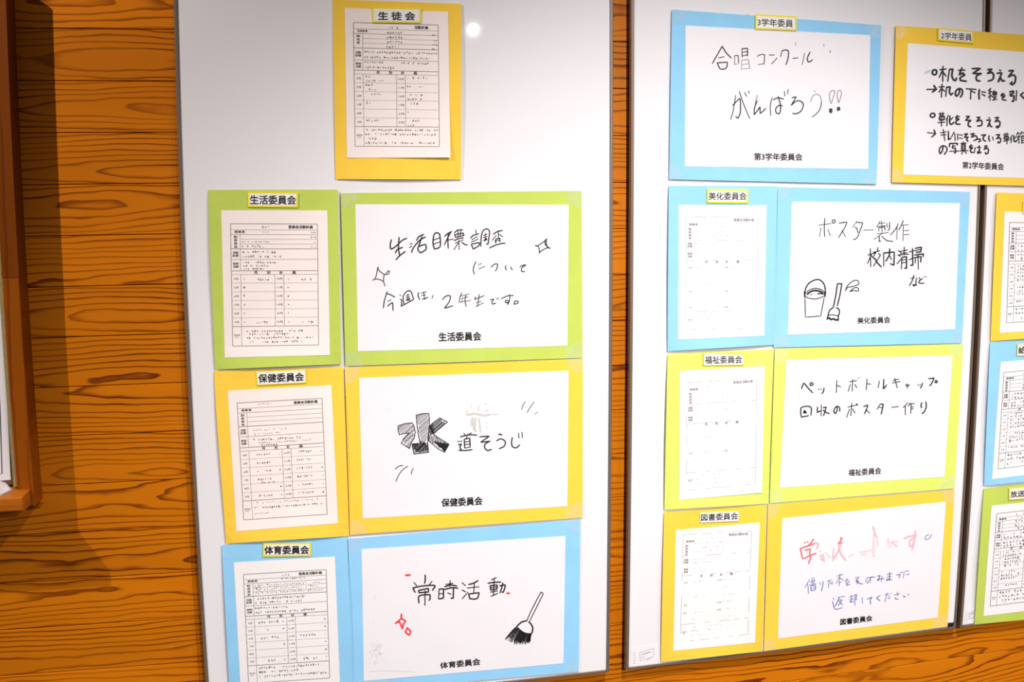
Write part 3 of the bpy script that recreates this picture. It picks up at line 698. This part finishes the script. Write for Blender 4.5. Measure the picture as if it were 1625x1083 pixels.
for i in range(46): x = rn.uniform(587, 606); y = rn.uniform(1024, 1058); k.line([(x, y), (x + rn.uniform(-2, 4), y - rn.uniform(2, 7))], .7)
k.line([(586, 1066), (620, 1065), (658, 1067)], .6); k.line([(595, 944), (596, 951)], .7); k.line([(592, 986), (593, 990)], .7)
k.build('smudges', flat('green_pencil', (.55, .64, .57), .7, .2, mott=.1), s7)

# --- 3学年
r8, s8, d8, sd8 = land(Q(1066.2, 15, 1398.5, 39.9, 1391.2, 292.5, 1061.8, 284.8), Q(1087.8, 40.5, 1381.2, 55.8, 1377.6, 268.5, 1086.8, 264.2), M_BLU,
    'light blue landscape poster reading がんばろう at the top of the middle whiteboard', G_M, B0 + .0016, 47, 'L')
caption(sd8, s8, '第3学年委員会', Q(1196.8, 242.8, 1273.2, 243.8, 1273.2, 255, 1196.8, 254.4), .035)
name_tag(Q(1198.4, 22.6, 1264.2, 25.9, 1263.9, 48.9, 1198.4, 46.5), '3学年委員', Q(1202.4, 29.2, 1258.3, 31.2, 1258.3, 43.7, 1202.4, 40.9), 'yellow-edged plate reading 3学年委員 on the top light blue landscape poster', sd8, bold=.015)
k = Ink(sd8); k.strokes(1120, 65, 8.005, 1.45, "210 65 150 170 85 285|210 70 260 150 325 218|165 215 235 200|145 275 185 355 260 345 275 270 145 278|460 100 462 205|460 100 530 92 530 190|465 145 525 135|465 190 528 178|870 178 808 178|838 290 905 218|970 125 950 200|970 125 1020 115 1050 135 1045 220 1020 300|1108 222 1170 215|1325 140 1290 220 1300 265 1320 265 1355 240|340 820 430 730 440 760 440 900 410 985 380 960|495 655 518 705|545 635 550 665|655 760 620 850 615 940 660 880 690 835 690 920 720 900 760 858|858 748 920 722 990 740|920 705 945 800 950 880 930 930 895 910 890 860 930 820 975 825|998 640 1005 700|1048 615 1040 672|1095 722 1150 708 1085 820 1150 765 1215 770 1240 820 1210 890 1150 925 1105 920")
k.strokes(1180, 110, 8.005, 1.9, "1100 548 1095 510 1118 505 1118 542 1100 548|1195 520 1195 490 1215 485 1222 510 1195 522"); k.build('handwriting', M_INK, s8)
k = Ink(sd8, .00025); k.strokes(1120, 65, 8.005, 1.25, "365 190 368 300|365 190 410 182 418 280|655 195 700 172 748 175 742 295|665 300 740 290|1255 160 1225 300|1580 125 1582 150|380 690 350 880 315 1000|425 640 480 800 560 990|655 690 630 800|845 720 820 820 825 950|1472 770 1450 870 1400 930 1350 968"); k.build('handwriting', M_INK2, s8)
k = Ink(sd8, .0002); k.strokes(1120, 65, 8.005, 1.1, "370 300 418 288|455 245 452 360|455 245 540 235 560 350|458 300 545 290|458 358 555 345|1370 630 1395 652|1330 780 1360 700 1410 678 1450 700 1472 770|1140 20 1145 60|1500 40 1500 70"); k.strokes(1180, 110, 8.005, 1.1, "1110 435 1090 350 1105 285 1145 268 1158 290 1135 370 1115 435|1205 425 1190 350 1195 285 1225 265 1245 300 1225 380 1210 425|50 -700 52 -690"); k.build('handwriting', M_INK3, s8)

# --- 2学年
r9, s9, d9, sd9 = land(Q(1421.6, 40.2, 1722, 62.6, 1712, 297.5, 1415.2, 289.6), Q(1440.4, 68.7, 1705, 88.6, 1697, 285, 1433.2, 277.2), M_YEL,
    'yellow landscape poster with bold bulleted writing, bridging the middle and right whiteboards', G_R, B0 + .0030, 49, 'L', smat=M_LAM)
caption(sd9, s9, '第2学年委員会', Q(1527.7, 256.6, 1592.9, 259.3, 1592.9, 270.2, 1527.2, 267.3), .035)
name_tag(Q(1488.1, 43.8, 1545.5, 49.3, 1544.9, 69.3, 1488.1, 64.3), '2学年委員', Q(1493.6, 51, 1542.1, 53.5, 1542.1, 65.2, 1493.6, 61.4), 'yellow-edged plate reading 2学年委員 at the top right', sd9, bold=.015)
k = Ink(sd9, .0004); oa = (1462, 90, 9.97)
k.strokes(*oa, 2.5, "210 205 180 225 180 270 210 287 240 265 240 220 210 205|295 205 390 195|343 155 340 390|335 215 285 325|350 250 390 305|445 205 420 385|445 205 500 195 485 300 515 370 545 375 560 335|590 215 690 212|645 175 600 290 665 255 680 300|690 290 620 330 620 375 715 390|805 190 940 185 810 265 960 268 880 300 870 350 890 380 930 382|1050 205 1120 195 1045 270 1115 245 1145 290 1130 360 1060 385|1240 210 1255 225|1200 262 1275 255 1215 405 1255 330 1280 385 1320 380|1385 225 1460 215 1375 325 1450 290 1490 320 1480 410 1440 445 1410 425 1440 400")
k.strokes(*oa, 2.4, "90 518 235 515|198 455 240 515 175 560|285 480 360 475|330 435 318 640|320 500 280 560|340 520 370 545|400 485 388 625|400 485 460 478 445 560 470 605 500 575|605 510 600 580 560 625 540 600 550 540 600 505 645 525 650 590 620 640|715 508 865 518|785 515 780 668|800 545 850 570|920 520 912 600 918 672|960 555 1015 565|960 595 1010 620|1400 555 1460 545 1455 580 1410 590 1410 620 1470 620 1460 700 1435 705|1510 540 1500 690|1615 570 1570 605 1640 675")
k.strokes(*oa, 1.9, "1100 500 1065 540 1110 550 1065 585|1090 580 1090 690|1075 620 1065 650|1110 610 1125 640|1155 535 1135 560|1135 560 1190 560 1190 600 1135 600 1135 560|1140 580 1190 580|1160 605 1160 690|1135 630 1195 680|1190 625 1130 690|1260 600 1320 590|1290 575 1265 625 1300 610 1310 650|1330 615 1280 650 1290 680 1345 690")
ob = (1462, 165, 9.97)
k.strokes(*ob, 2.1, "180 145 148 165 148 200 180 212 212 195 212 160 180 145|280 160 360 155|300 140 305 185|340 135 340 185|320 185 320 350|290 200 365 195 360 250 290 255 290 205|265 295 370 290|430 180 395 250|410 230 405 345|455 190 450 300 480 325 520 290|500 215 455 260|545 205 605 200|575 180 548 240 590 230|600 245 550 275 555 320 615 322|710 200 765 195 700 260 790 260 745 300 750 350 785 362|880 215 930 210 875 280 940 255 962 285 950 340 890 350|1070 215 1080 225|1035 260 1095 250 1050 365 1080 300 1095 350 1120 362|1170 220 1225 212 1165 285 1225 265 1245 295 1235 355 1200 380 1185 360 1215 350")
k.strokes(*ob, 1.9, "100 455 225 468|200 410 228 470 165 525|305 460 395 440|315 495 390 485|348 405 372 580|430 430 430 570 470 540|520 445 480 520|530 470 535 580|575 475 575 570|600 490 650 495|600 540 650 545|680 480 735 470 680 530 745 525 715 560 740 595|780 480 840 465 790 530 860 500 882 530 870 565 830 580|885 560 930 555 940 580 905 605|950 495 1025 490 985 520 985 570 1020 590|1075 500 1068 550 1085 590|1130 525 1140 570|1185 490 1245 485 1190 555 1240 535 1258 560 1245 610 1215 615 1215 595|1300 490 1380 480|1325 465 1330 510|1360 460 1358 505|1345 510 1358 630|1310 520 1380 515 1375 555 1315 560 1312 525|1305 590 1385 575|1440 495 1405 560|1425 540 1420 615|1465 500 1465 590 1500 600 1505 580|1500 520 1465 560|1530 450 1510 490|1530 470 1560 468|1590 440 1575 480|1590 460 1650 455|1515 520 1570 512|1545 495 1545 625|1540 535 1515 575|1590 510 1590 620|1590 510 1650 506 1650 610|1592 545 1650 541|1592 580 1650 576|1592 615 1650 610")
k.strokes(*ob, 1.9, "345 665 335 740 300 790 285 750 300 690 350 662 400 690 405 740 365 800|445 680 450 625 575 625 570 650|500 650 490 700 540 700 545 770 520 775|495 670 540 665|450 750 600 745|625 625 710 620|665 600 665 640|640 645 640 730 695 730 695 640 640 645|642 675 692 672|642 702 692 700|620 745 740 740|655 755 640 795|690 755 715 785|760 670 815 665|790 645 765 700 800 690|820 700 780 720 785 765 825 770|855 690 840 770|880 690 940 685|915 660 920 770 895 780 890 755 950 770|1000 670 1045 660 990 720 1050 700 1065 735 1050 785 1020 790 1015 765")
k.build('handwriting', M_INK, s9)
k = Ink(sd9, .0003); k.strokes(*oa, 2.6, "60 265 100 235 135 222|70 255 130 240"); k.build('smudges', flat('pale_blue_smear', (.52, .62, .76), .6, .2, mott=.1), s9)

# --- 美化
r11, s11, d11, sd11 = land(Q(1234.6, 296.8, 1539.6, 304.6, 1526.7, 545, 1227.6, 551.8), Q(1256.5, 320.1, 1523.3, 322.7, 1515.6, 523, 1250.1, 531.3), M_BLU,
    'light blue landscape poster with a drawn bucket and brush, middle whiteboard', G_M, B0 + .0016, 51, 'LB')
caption(sd11, s11, '美化委員会', Q(1360.6, 504.4, 1412.5, 502.4, 1412.7, 512.8, 1360.8, 514.2), .04)
oc = (1290, 335, 8.005); od = (1265, 430, 8.005)
k = Ink(sd11, .0004)
k.strokes(*oc, 1.25, "75 180 230 160|152 90 145 210 150 330|102 215 85 325|190 235 222 315|250 115 245 145 265 155 285 135 275 112 250 115|330 155 435 140 400 220 325 340|370 250 415 325|560 130 505 205|560 145 635 150 600 250 560 340 515 365|535 205 560 225 570 275|645 243 765 240|850 130 815 200|840 160 920 150|810 200 925 185|870 130 880 270|835 215 840 260|835 215 915 200 915 245|940 155 945 210|975 140 972 230 950 245|815 290 960 275|880 285 780 360|845 320 840 390 865 380|875 320 940 375 1020 385|1085 160 1050 230 985 305|1070 210 1065 365|1150 120 1120 190 1090 240|1130 180 1215 175|1150 180 1145 380|1160 250 1220 248|1160 300 1220 298")
k.strokes(*oc, 1.9, "700 560 800 530|730 480 735 705|740 560 695 665|745 570 775 605|825 465 820 510|770 525 850 505|800 530 770 580|835 540 860 565|850 575 770 700|785 600 820 660 870 710|900 530 900 700|900 535 1035 520 1030 690 985 670|975 480 970 560 925 640|975 570 1000 615|1085 505 1115 525|1080 560 1110 575|1070 670 1130 600|1110 515 1200 495|1160 460 1160 555|1115 540 1195 530|1090 560 1215 548|1130 590 1125 735|1130 590 1190 580 1190 730 1165 725|1135 625 1185 615|1135 660 1185 650|1225 520 1300 500|1265 475 1270 690 1240 690|1220 620 1300 590|1300 475 1380 460 1370 520 1310 525|1310 500 1370 490|1290 560 1405 545 1400 580|1305 590 1300 660|1305 590 1375 580 1370 650|1335 550 1340 740")
k.strokes(*oc, 1.5, "1240 860 1290 845|1285 815 1260 890 1225 950|1315 850 1325 865|1310 870 1308 930 1280 955 1270 935 1320 945|1350 845 1365 880|1395 855 1345 895 1360 920 1410 915"); k.strokes(*oc, 1, "1412 828 1422 840|1432 832 1442 845")
k.build('handwriting', M_INK, s11)
k = Ink(sd11, .00042)
k.strokes(*od, 1.7, "98 300 110 220 160 150 250 110 310 130 350 190 362 300|458 470 490 320 512 165 568 162 545 300 510 445|460 468 415 500 395 560 380 620|497 468 530 490 538 530 525 570 522 635")
k.strokes(*od, 1.2, "110 285 160 240 235 222 310 240 345 275|110 330 160 350 225 357 290 345 335 320|100 335 105 590 300 575 345 330|390 568 450 560 525 575|165 305 195 300|612 255 640 190 700 135 750 120 782 140 775 175 700 200 640 215 612 255|670 265 720 220 760 212 782 235 770 258 720 250 670 265")
k.strokes(*od, 2.4, "130 300 170 265 230 250 300 265 330 295|265 290 310 290|385 605 410 600 430 620 460 610 490 625 520 620"); k.strokes(*od, 3.0, "96 270 98 325|352 272 354 322"); k.build('line_drawing', M_INK, s11, 'black drawing of a bucket, brush and splash')

# --- 福祉
r13, s13, d13, sd13 = land(Q(1229.4, 553.7, 1529.1, 546.2, 1514.6, 775.6, 1221.2, 799.3), Q(1247.9, 571.2, 1511.6, 564.2, 1498.7, 756.9, 1237.4, 774.4), M_LIM,
    'lime green landscape poster with two handwritten lines about ペットボトル, middle whiteboard', G_M, B0 + .0008, 53, 'LB')
caption(sd13, s13, '福祉委員会', Q(1346.6, 745.8, 1398.2, 742.2, 1398.2, 752.6, 1346.6, 755.9), .035)
oe = (1260, 585, 8.005); og = (1340, 585, 8.005)
k = Ink(sd13, .0004)
k.strokes(*oe, 1.6, "95 260 120 195 135 195 180 250 240 310|225 180 205 190 208 215 232 215 245 195 225 180|310 262 318 270|340 258 345 268|382 250 375 290 355 320|545 155 538 305|545 215 595 235|705 170 795 155|745 140 740 290|715 205 690 290|775 205 798 245|928 135 918 270|925 195 972 200|1085 160 1070 245|1142 135 1135 265 1178 210|1260 155 1330 135|1250 185 1350 165|1280 125 1312 245|1415 215 1465 210|1435 195 1440 250|1465 210 1450 225|90 500 85 560 95 620 185 600|90 500 140 482 205 488 222 520 215 595|300 490 295 560 340 540|348 465 345 605|370 500 410 490 390 560 375 600|370 530 410 560 450 575|550 490 545 540 525 575 508 550 515 510 550 482 580 500 580 545|685 490 780 470|735 445 722 600|705 520 670 620|745 515 775 565|885 485 940 465 925 510 895 580|915 525 960 568|1095 455 1055 520|1100 455 1135 455 1120 530 1108 582|1085 495 1125 500|1245 495 1325 485|1445 440 1390 495|1415 480 1415 590|1475 440 1455 480|1470 455 1528 445|1490 450 1482 575|1490 485 1515 490|1490 515 1515 512")
k.strokes(*oe, 1.0, "808 118 815 128|828 110 832 120"); k.strokes(*oe, 3.2, "796 460 803 460|140 545 142 552"); k.strokes(*oe, 2.2, "135 535 125 562 158 562")
k.strokes(*og, 1.6, "935 208 942 218|960 200 965 210|995 185 985 220 965 250|1070 132 1140 122 1115 180 1085 222|1160 155 1150 175 1170 182 1182 165 1160 152|985 435 972 475 985 500|1035 425 1040 490 1015 550 985 575")
k.build('handwriting', M_INK, s13)

# --- 図書
r15, s15, d15, sd15 = land(Q(1218.6, 801, 1514.8, 777.8, 1503.7, 994.9, 1212.1, 1034.2), Q(1241.4, 823, 1501.1, 796.6, 1488.2, 980.6, 1234.4, 1014.2), M_YEL,
    'yellow landscape poster with half-wiped red and blue writing, bottom of the middle whiteboard', G_M, B0, 55, 'L')
caption(sd15, s15, '図書委員会', Q(1333.7, 983, 1383.9, 977, 1384.3, 985.8, 1333.7, 992.8), .05)
oh = (1255, 830, 8.005); oi_ = (1270, 890, 8.005); oj = (1310, 800, 8.005)
k = Ink(sd15, .0004); k.strokes(*oh, 2.0, "175 245 185 260|210 240 218 250|290 210 250 265 215 300|150 455 120 330 200 300 300 265|180 350 250 335 240 380 250 440 225 520|165 455 240 420 320 390|630 190 650 200 610 262|600 265 650 255"); k.build('handwriting', M_RED2, s15, 'half-wiped red marker writing')
k = Ink(sd15, .0003); k.strokes(*oh, 2.4, "300 265 330 260 350 275 330 330|375 360 378 365|380 410 390 460 410 475|410 400 425 490|530 480 560 430 610 350 640 250|610 270 620 350 650 420 700 475|530 440 545 330|1045 50 1060 110 1085 180|1440 205 1500 175 1595 160|1580 105 1575 200 1540 345|1560 190 1510 240 1515 300 1545 290 1570 220|1290 250 1345 300|1052 420 1058 425"); k.build('handwriting', M_RED3, s15, 'wiped pink traces of red marker')
k = Ink(sd15, .0002); k.strokes(*oh, 3.0, "1055 150 1050 300 1050 400|1100 180 1105 290|1235 200 1240 300|1240 250 1350 240|1290 240 1260 310|740 430 790 400|880 380 1030 350|960 400 900 410|440 380 500 440"); k.build('smudges', flat('pink_smear', (.82, .60, .63), .6, .2, mott=.04), s15)
k = Ink(sd15, .00045)
k.strokes(*oh, 1.1, "240 720 180 820|215 780 225 900|245 755 310 735|270 700 270 780|295 695 295 775|235 795 320 775|255 805 255 865|255 805 315 795 310 850 255 865|258 835 310 825|370 760 375 790|410 745 405 800 390 865|460 745 520 725|490 730 475 830|505 760 535 755|505 775 540 775|585 680 665 655|625 650 615 800|615 690 575 770|630 700 670 735|600 765 640 755|690 735 740 725|715 710 700 760|745 750 705 775 710 795 750 785|820 700 870 690|835 710 835 750 865 745|860 700 840 780|825 740 870 770 915 780|975 690 945 750|970 740 975 775|1015 690 1010 755|985 700 1040 685|1010 700 985 760|1020 695 1072 690|1100 680 1135 670 1110 740 1100 720 1185 710|1160 680 1150 750|1220 660 1285 645|1225 690 1280 680|1255 630 1255 730 1215 735 1230 715 1285 725|1345 665 1390 655 1375 700|1395 630 1400 640|1410 625 1415 635|1440 620 1430 700|1460 620 1500 610|1465 660 1505 650|600 950 685 935|615 950 590 1010 560 1060|610 985 650 980 630 1020 600 1050|610 1000 660 1045|540 960 550 975|745 945 800 930|770 920 770 980|745 980 800 965|770 985 750 1010 800 1000|815 915 835 915 830 985|815 915 815 1050|908 950 910 1025|970 970 1035 945 1010 980 1015 1035|1135 925 1085 955 1135 995|1195 920 1245 905|1225 890 1195 1005|1235 940 1260 935|1235 965 1265 955|1270 895 1275 903|1310 920 1385 900|1350 880 1360 930|1325 950 1335 970 1365 970|1430 925 1440 945 1455 940|1490 905 1500 925")
k.strokes(*oi_, 1.0, "410 515 430 600 460 620 535 600"); k.strokes(*oj, .9, "1265 455 1275 410 1315 390|1275 458 1320 440 1350 390")
k.build('handwriting', M_BLUEINK, s15, 'two lines of blue marker writing')
# ------------------------------------------------------------------ small things on the boards
def sticker(q, label, seed):
    r = empty('maker_label', label, 'sticker', None)
    f = slab('label_sheet', q, lambda x, y: .0219, M_LAM, r, 1, 1, .0003); k = Ink(lambda x, y: .0219, .0002); rnd = random.Random(seed)
    for i in range(5): k.line([quad_uv(q, .08 + .02 * rnd.random(), .3 + i * .13), quad_uv(q, .14, .3 + i * .13)], 1.1)
    for a in ((.3, .3, .78, .18), (.3, .3, .33, .75), (.78, .18, .8, .55), (.33, .72, .8, .6)): k.line([quad_uv(q, a[0], a[1]), quad_uv(q, a[2], a[3])], .5, taper=False)
    k.line([quad_uv(q, .38, .42), quad_uv(q, .68, .34)], 1.6); k.line([quad_uv(q, .36, .58), quad_uv(q, .46, .56)], 1); k.line([quad_uv(q, .55, .72), quad_uv(q, .68, .68)], .8)
    k.build('printed_lettering', M_INK3, f); return r
sticker(Q(1001.8, 1028.5, 1046.8, 1022.5, 1046.2, 1054, 1001.3, 1059.5), 'small printed label in the bottom left corner of the middle whiteboard', 1)
sticker(Q(1533.5, 966, 1552, 964, 1548.5, 988.5, 1531.5, 991), 'small printed label in the bottom left corner of the right whiteboard', 2)
mg = empty('corner_magnet', 'small black rectangular magnet in the bottom right corner of the middle whiteboard', 'magnet')
slab('magnet_body', Q(1504.6, 989.2, 1513.4, 988.2, 1512.6, 994.6, 1504.0, 995.8), lambda x, y: .0250, M_BLACK, mg, 2, 2, .0032)
slab('magnet_top', Q(1505.4, 989.9, 1512.6, 989, 1512, 993.9, 1504.9, 995), lambda x, y: .0256, M_BLACK, mg, 1, 1, .0006)

# ------------------------------------------------------------------ framed board with a ledge at the far left
fb = empty('framed_board', 'brown wooden framed white board with a projecting ledge at the left edge', 'noticeboard')
XR = -0.5380; XP = -0.5715
ZJ = px2T(30, 441, 0.063)[1]       # finger joint: the upper length is the darker one
sp = blk('side_post', XP, XR, -0.572, ZJ, 0.0005, 0.063, M_POST, fb, 1, 8, .0015, uvo=(3.3, 7.7))
sp['label'] = 'lighter lower length of the side post'
sp = blk('side_post', XP, XR, ZJ, 0.486, 0.0005, 0.063, M_POST2, fb, 1, 8, .0006, uvo=(1.3, 2.7))
sp['label'] = 'darker upper length of the side post'
blk('side_post', -1.19, -1.155, -0.572, 0.486, 0.0005, 0.063, M_POST, fb, 1, 12, .0015, uvo=(5.1, 2.2))
blk('top_rail', -1.155, XP, 0.450, 0.486, 0.0005, 0.063, M_POST, fb, 6, 1, .0015)
blk('inner_strip', XP - .0100, XP - .0002, -0.5330, 0.450, 0.004, 0.052, M_KHAKI, fb, 1, 12, .001)
blk('board_panel', -1.155, XP - .0102, -0.5330, 0.450, 0.004, 0.030, M_KHAKI, fb, 4, 8)
blk('ledge', -1.19, -0.5460, -0.5660, -0.5365, 0.0005, 0.120, M_SILL, fb, 8, 1, .003)
ps = empty('hanging_sheet', 'white sheet with a black ruled line, in the wooden frame at the left edge', 'sheet')
def rq(xl, xr, zt, zb, d):
    return [T2px(xl, zt, d), T2px(xr, zt, d), T2px(xr, zb, d), T2px(xl, zb, d)]
sq = [(-46, 420), (0.0, 420), (17.2, 762), (-28, 766)]
sf = slab('sheet', sq, lambda x, y: .044, M_LAM, ps, 2, 10, .001)
k = Ink(lambda x, y: .044, .0003); k.line([(-12, 430), (-2, 600), (3.2, 752), (-30, 753)], 1.4); k.build('ruled_line', M_INK, sf)
# folded cloth lying on the ledge
cl_v, cl_f = [], []; nu, nv = 14, 8
for s_ in (1, 0):
    for j in range(nv + 1):
        for i in range(nu + 1):
            u, v = i / nu, j / nv
            x = -0.72 + (0.72 - 0.5795) * u - .012 * v * u; dd = .060 + .046 * v
            e = (1 - (2 * u - 1) ** 8) * (1 - (2 * v - 1) ** 6)
            h = .003 + e * (.017 * (1 - v) ** 1.0 + .006 + .004 * math.sin(9 * u + 5 * v) + .002 * math.sin(23 * u - 7 * v))
            p = W(x, -0.5365 + (h if s_ else .0003), dd); cl_v.append(p)
n = nu + 1; o2 = n * (nv + 1)
for j in range(nv):
    for i in range(nu):
        a = j * n + i; cl_f += [(a, a + 1, a + n + 1, a + n), (o2 + a, o2 + a + n, o2 + a + n + 1, o2 + a + 1)]
rg = [i for i in range(n)] + [j * n + nu for j in range(1, nv + 1)] + [nv * n + i for i in range(nu - 1, -1, -1)] + [j * n for j in range(nv - 1, 0, -1)]
for i in range(len(rg)): a, b_ = rg[i], rg[(i + 1) % len(rg)]; cl_f.append((a, b_, o2 + b_, o2 + a))
co = mesh_obj('folded_cloth', cl_v, cl_f, M_CLOTH, smooth=True)
tag(co, 'crumpled white cloth lying on the wooden ledge at the left edge', 'cloth')
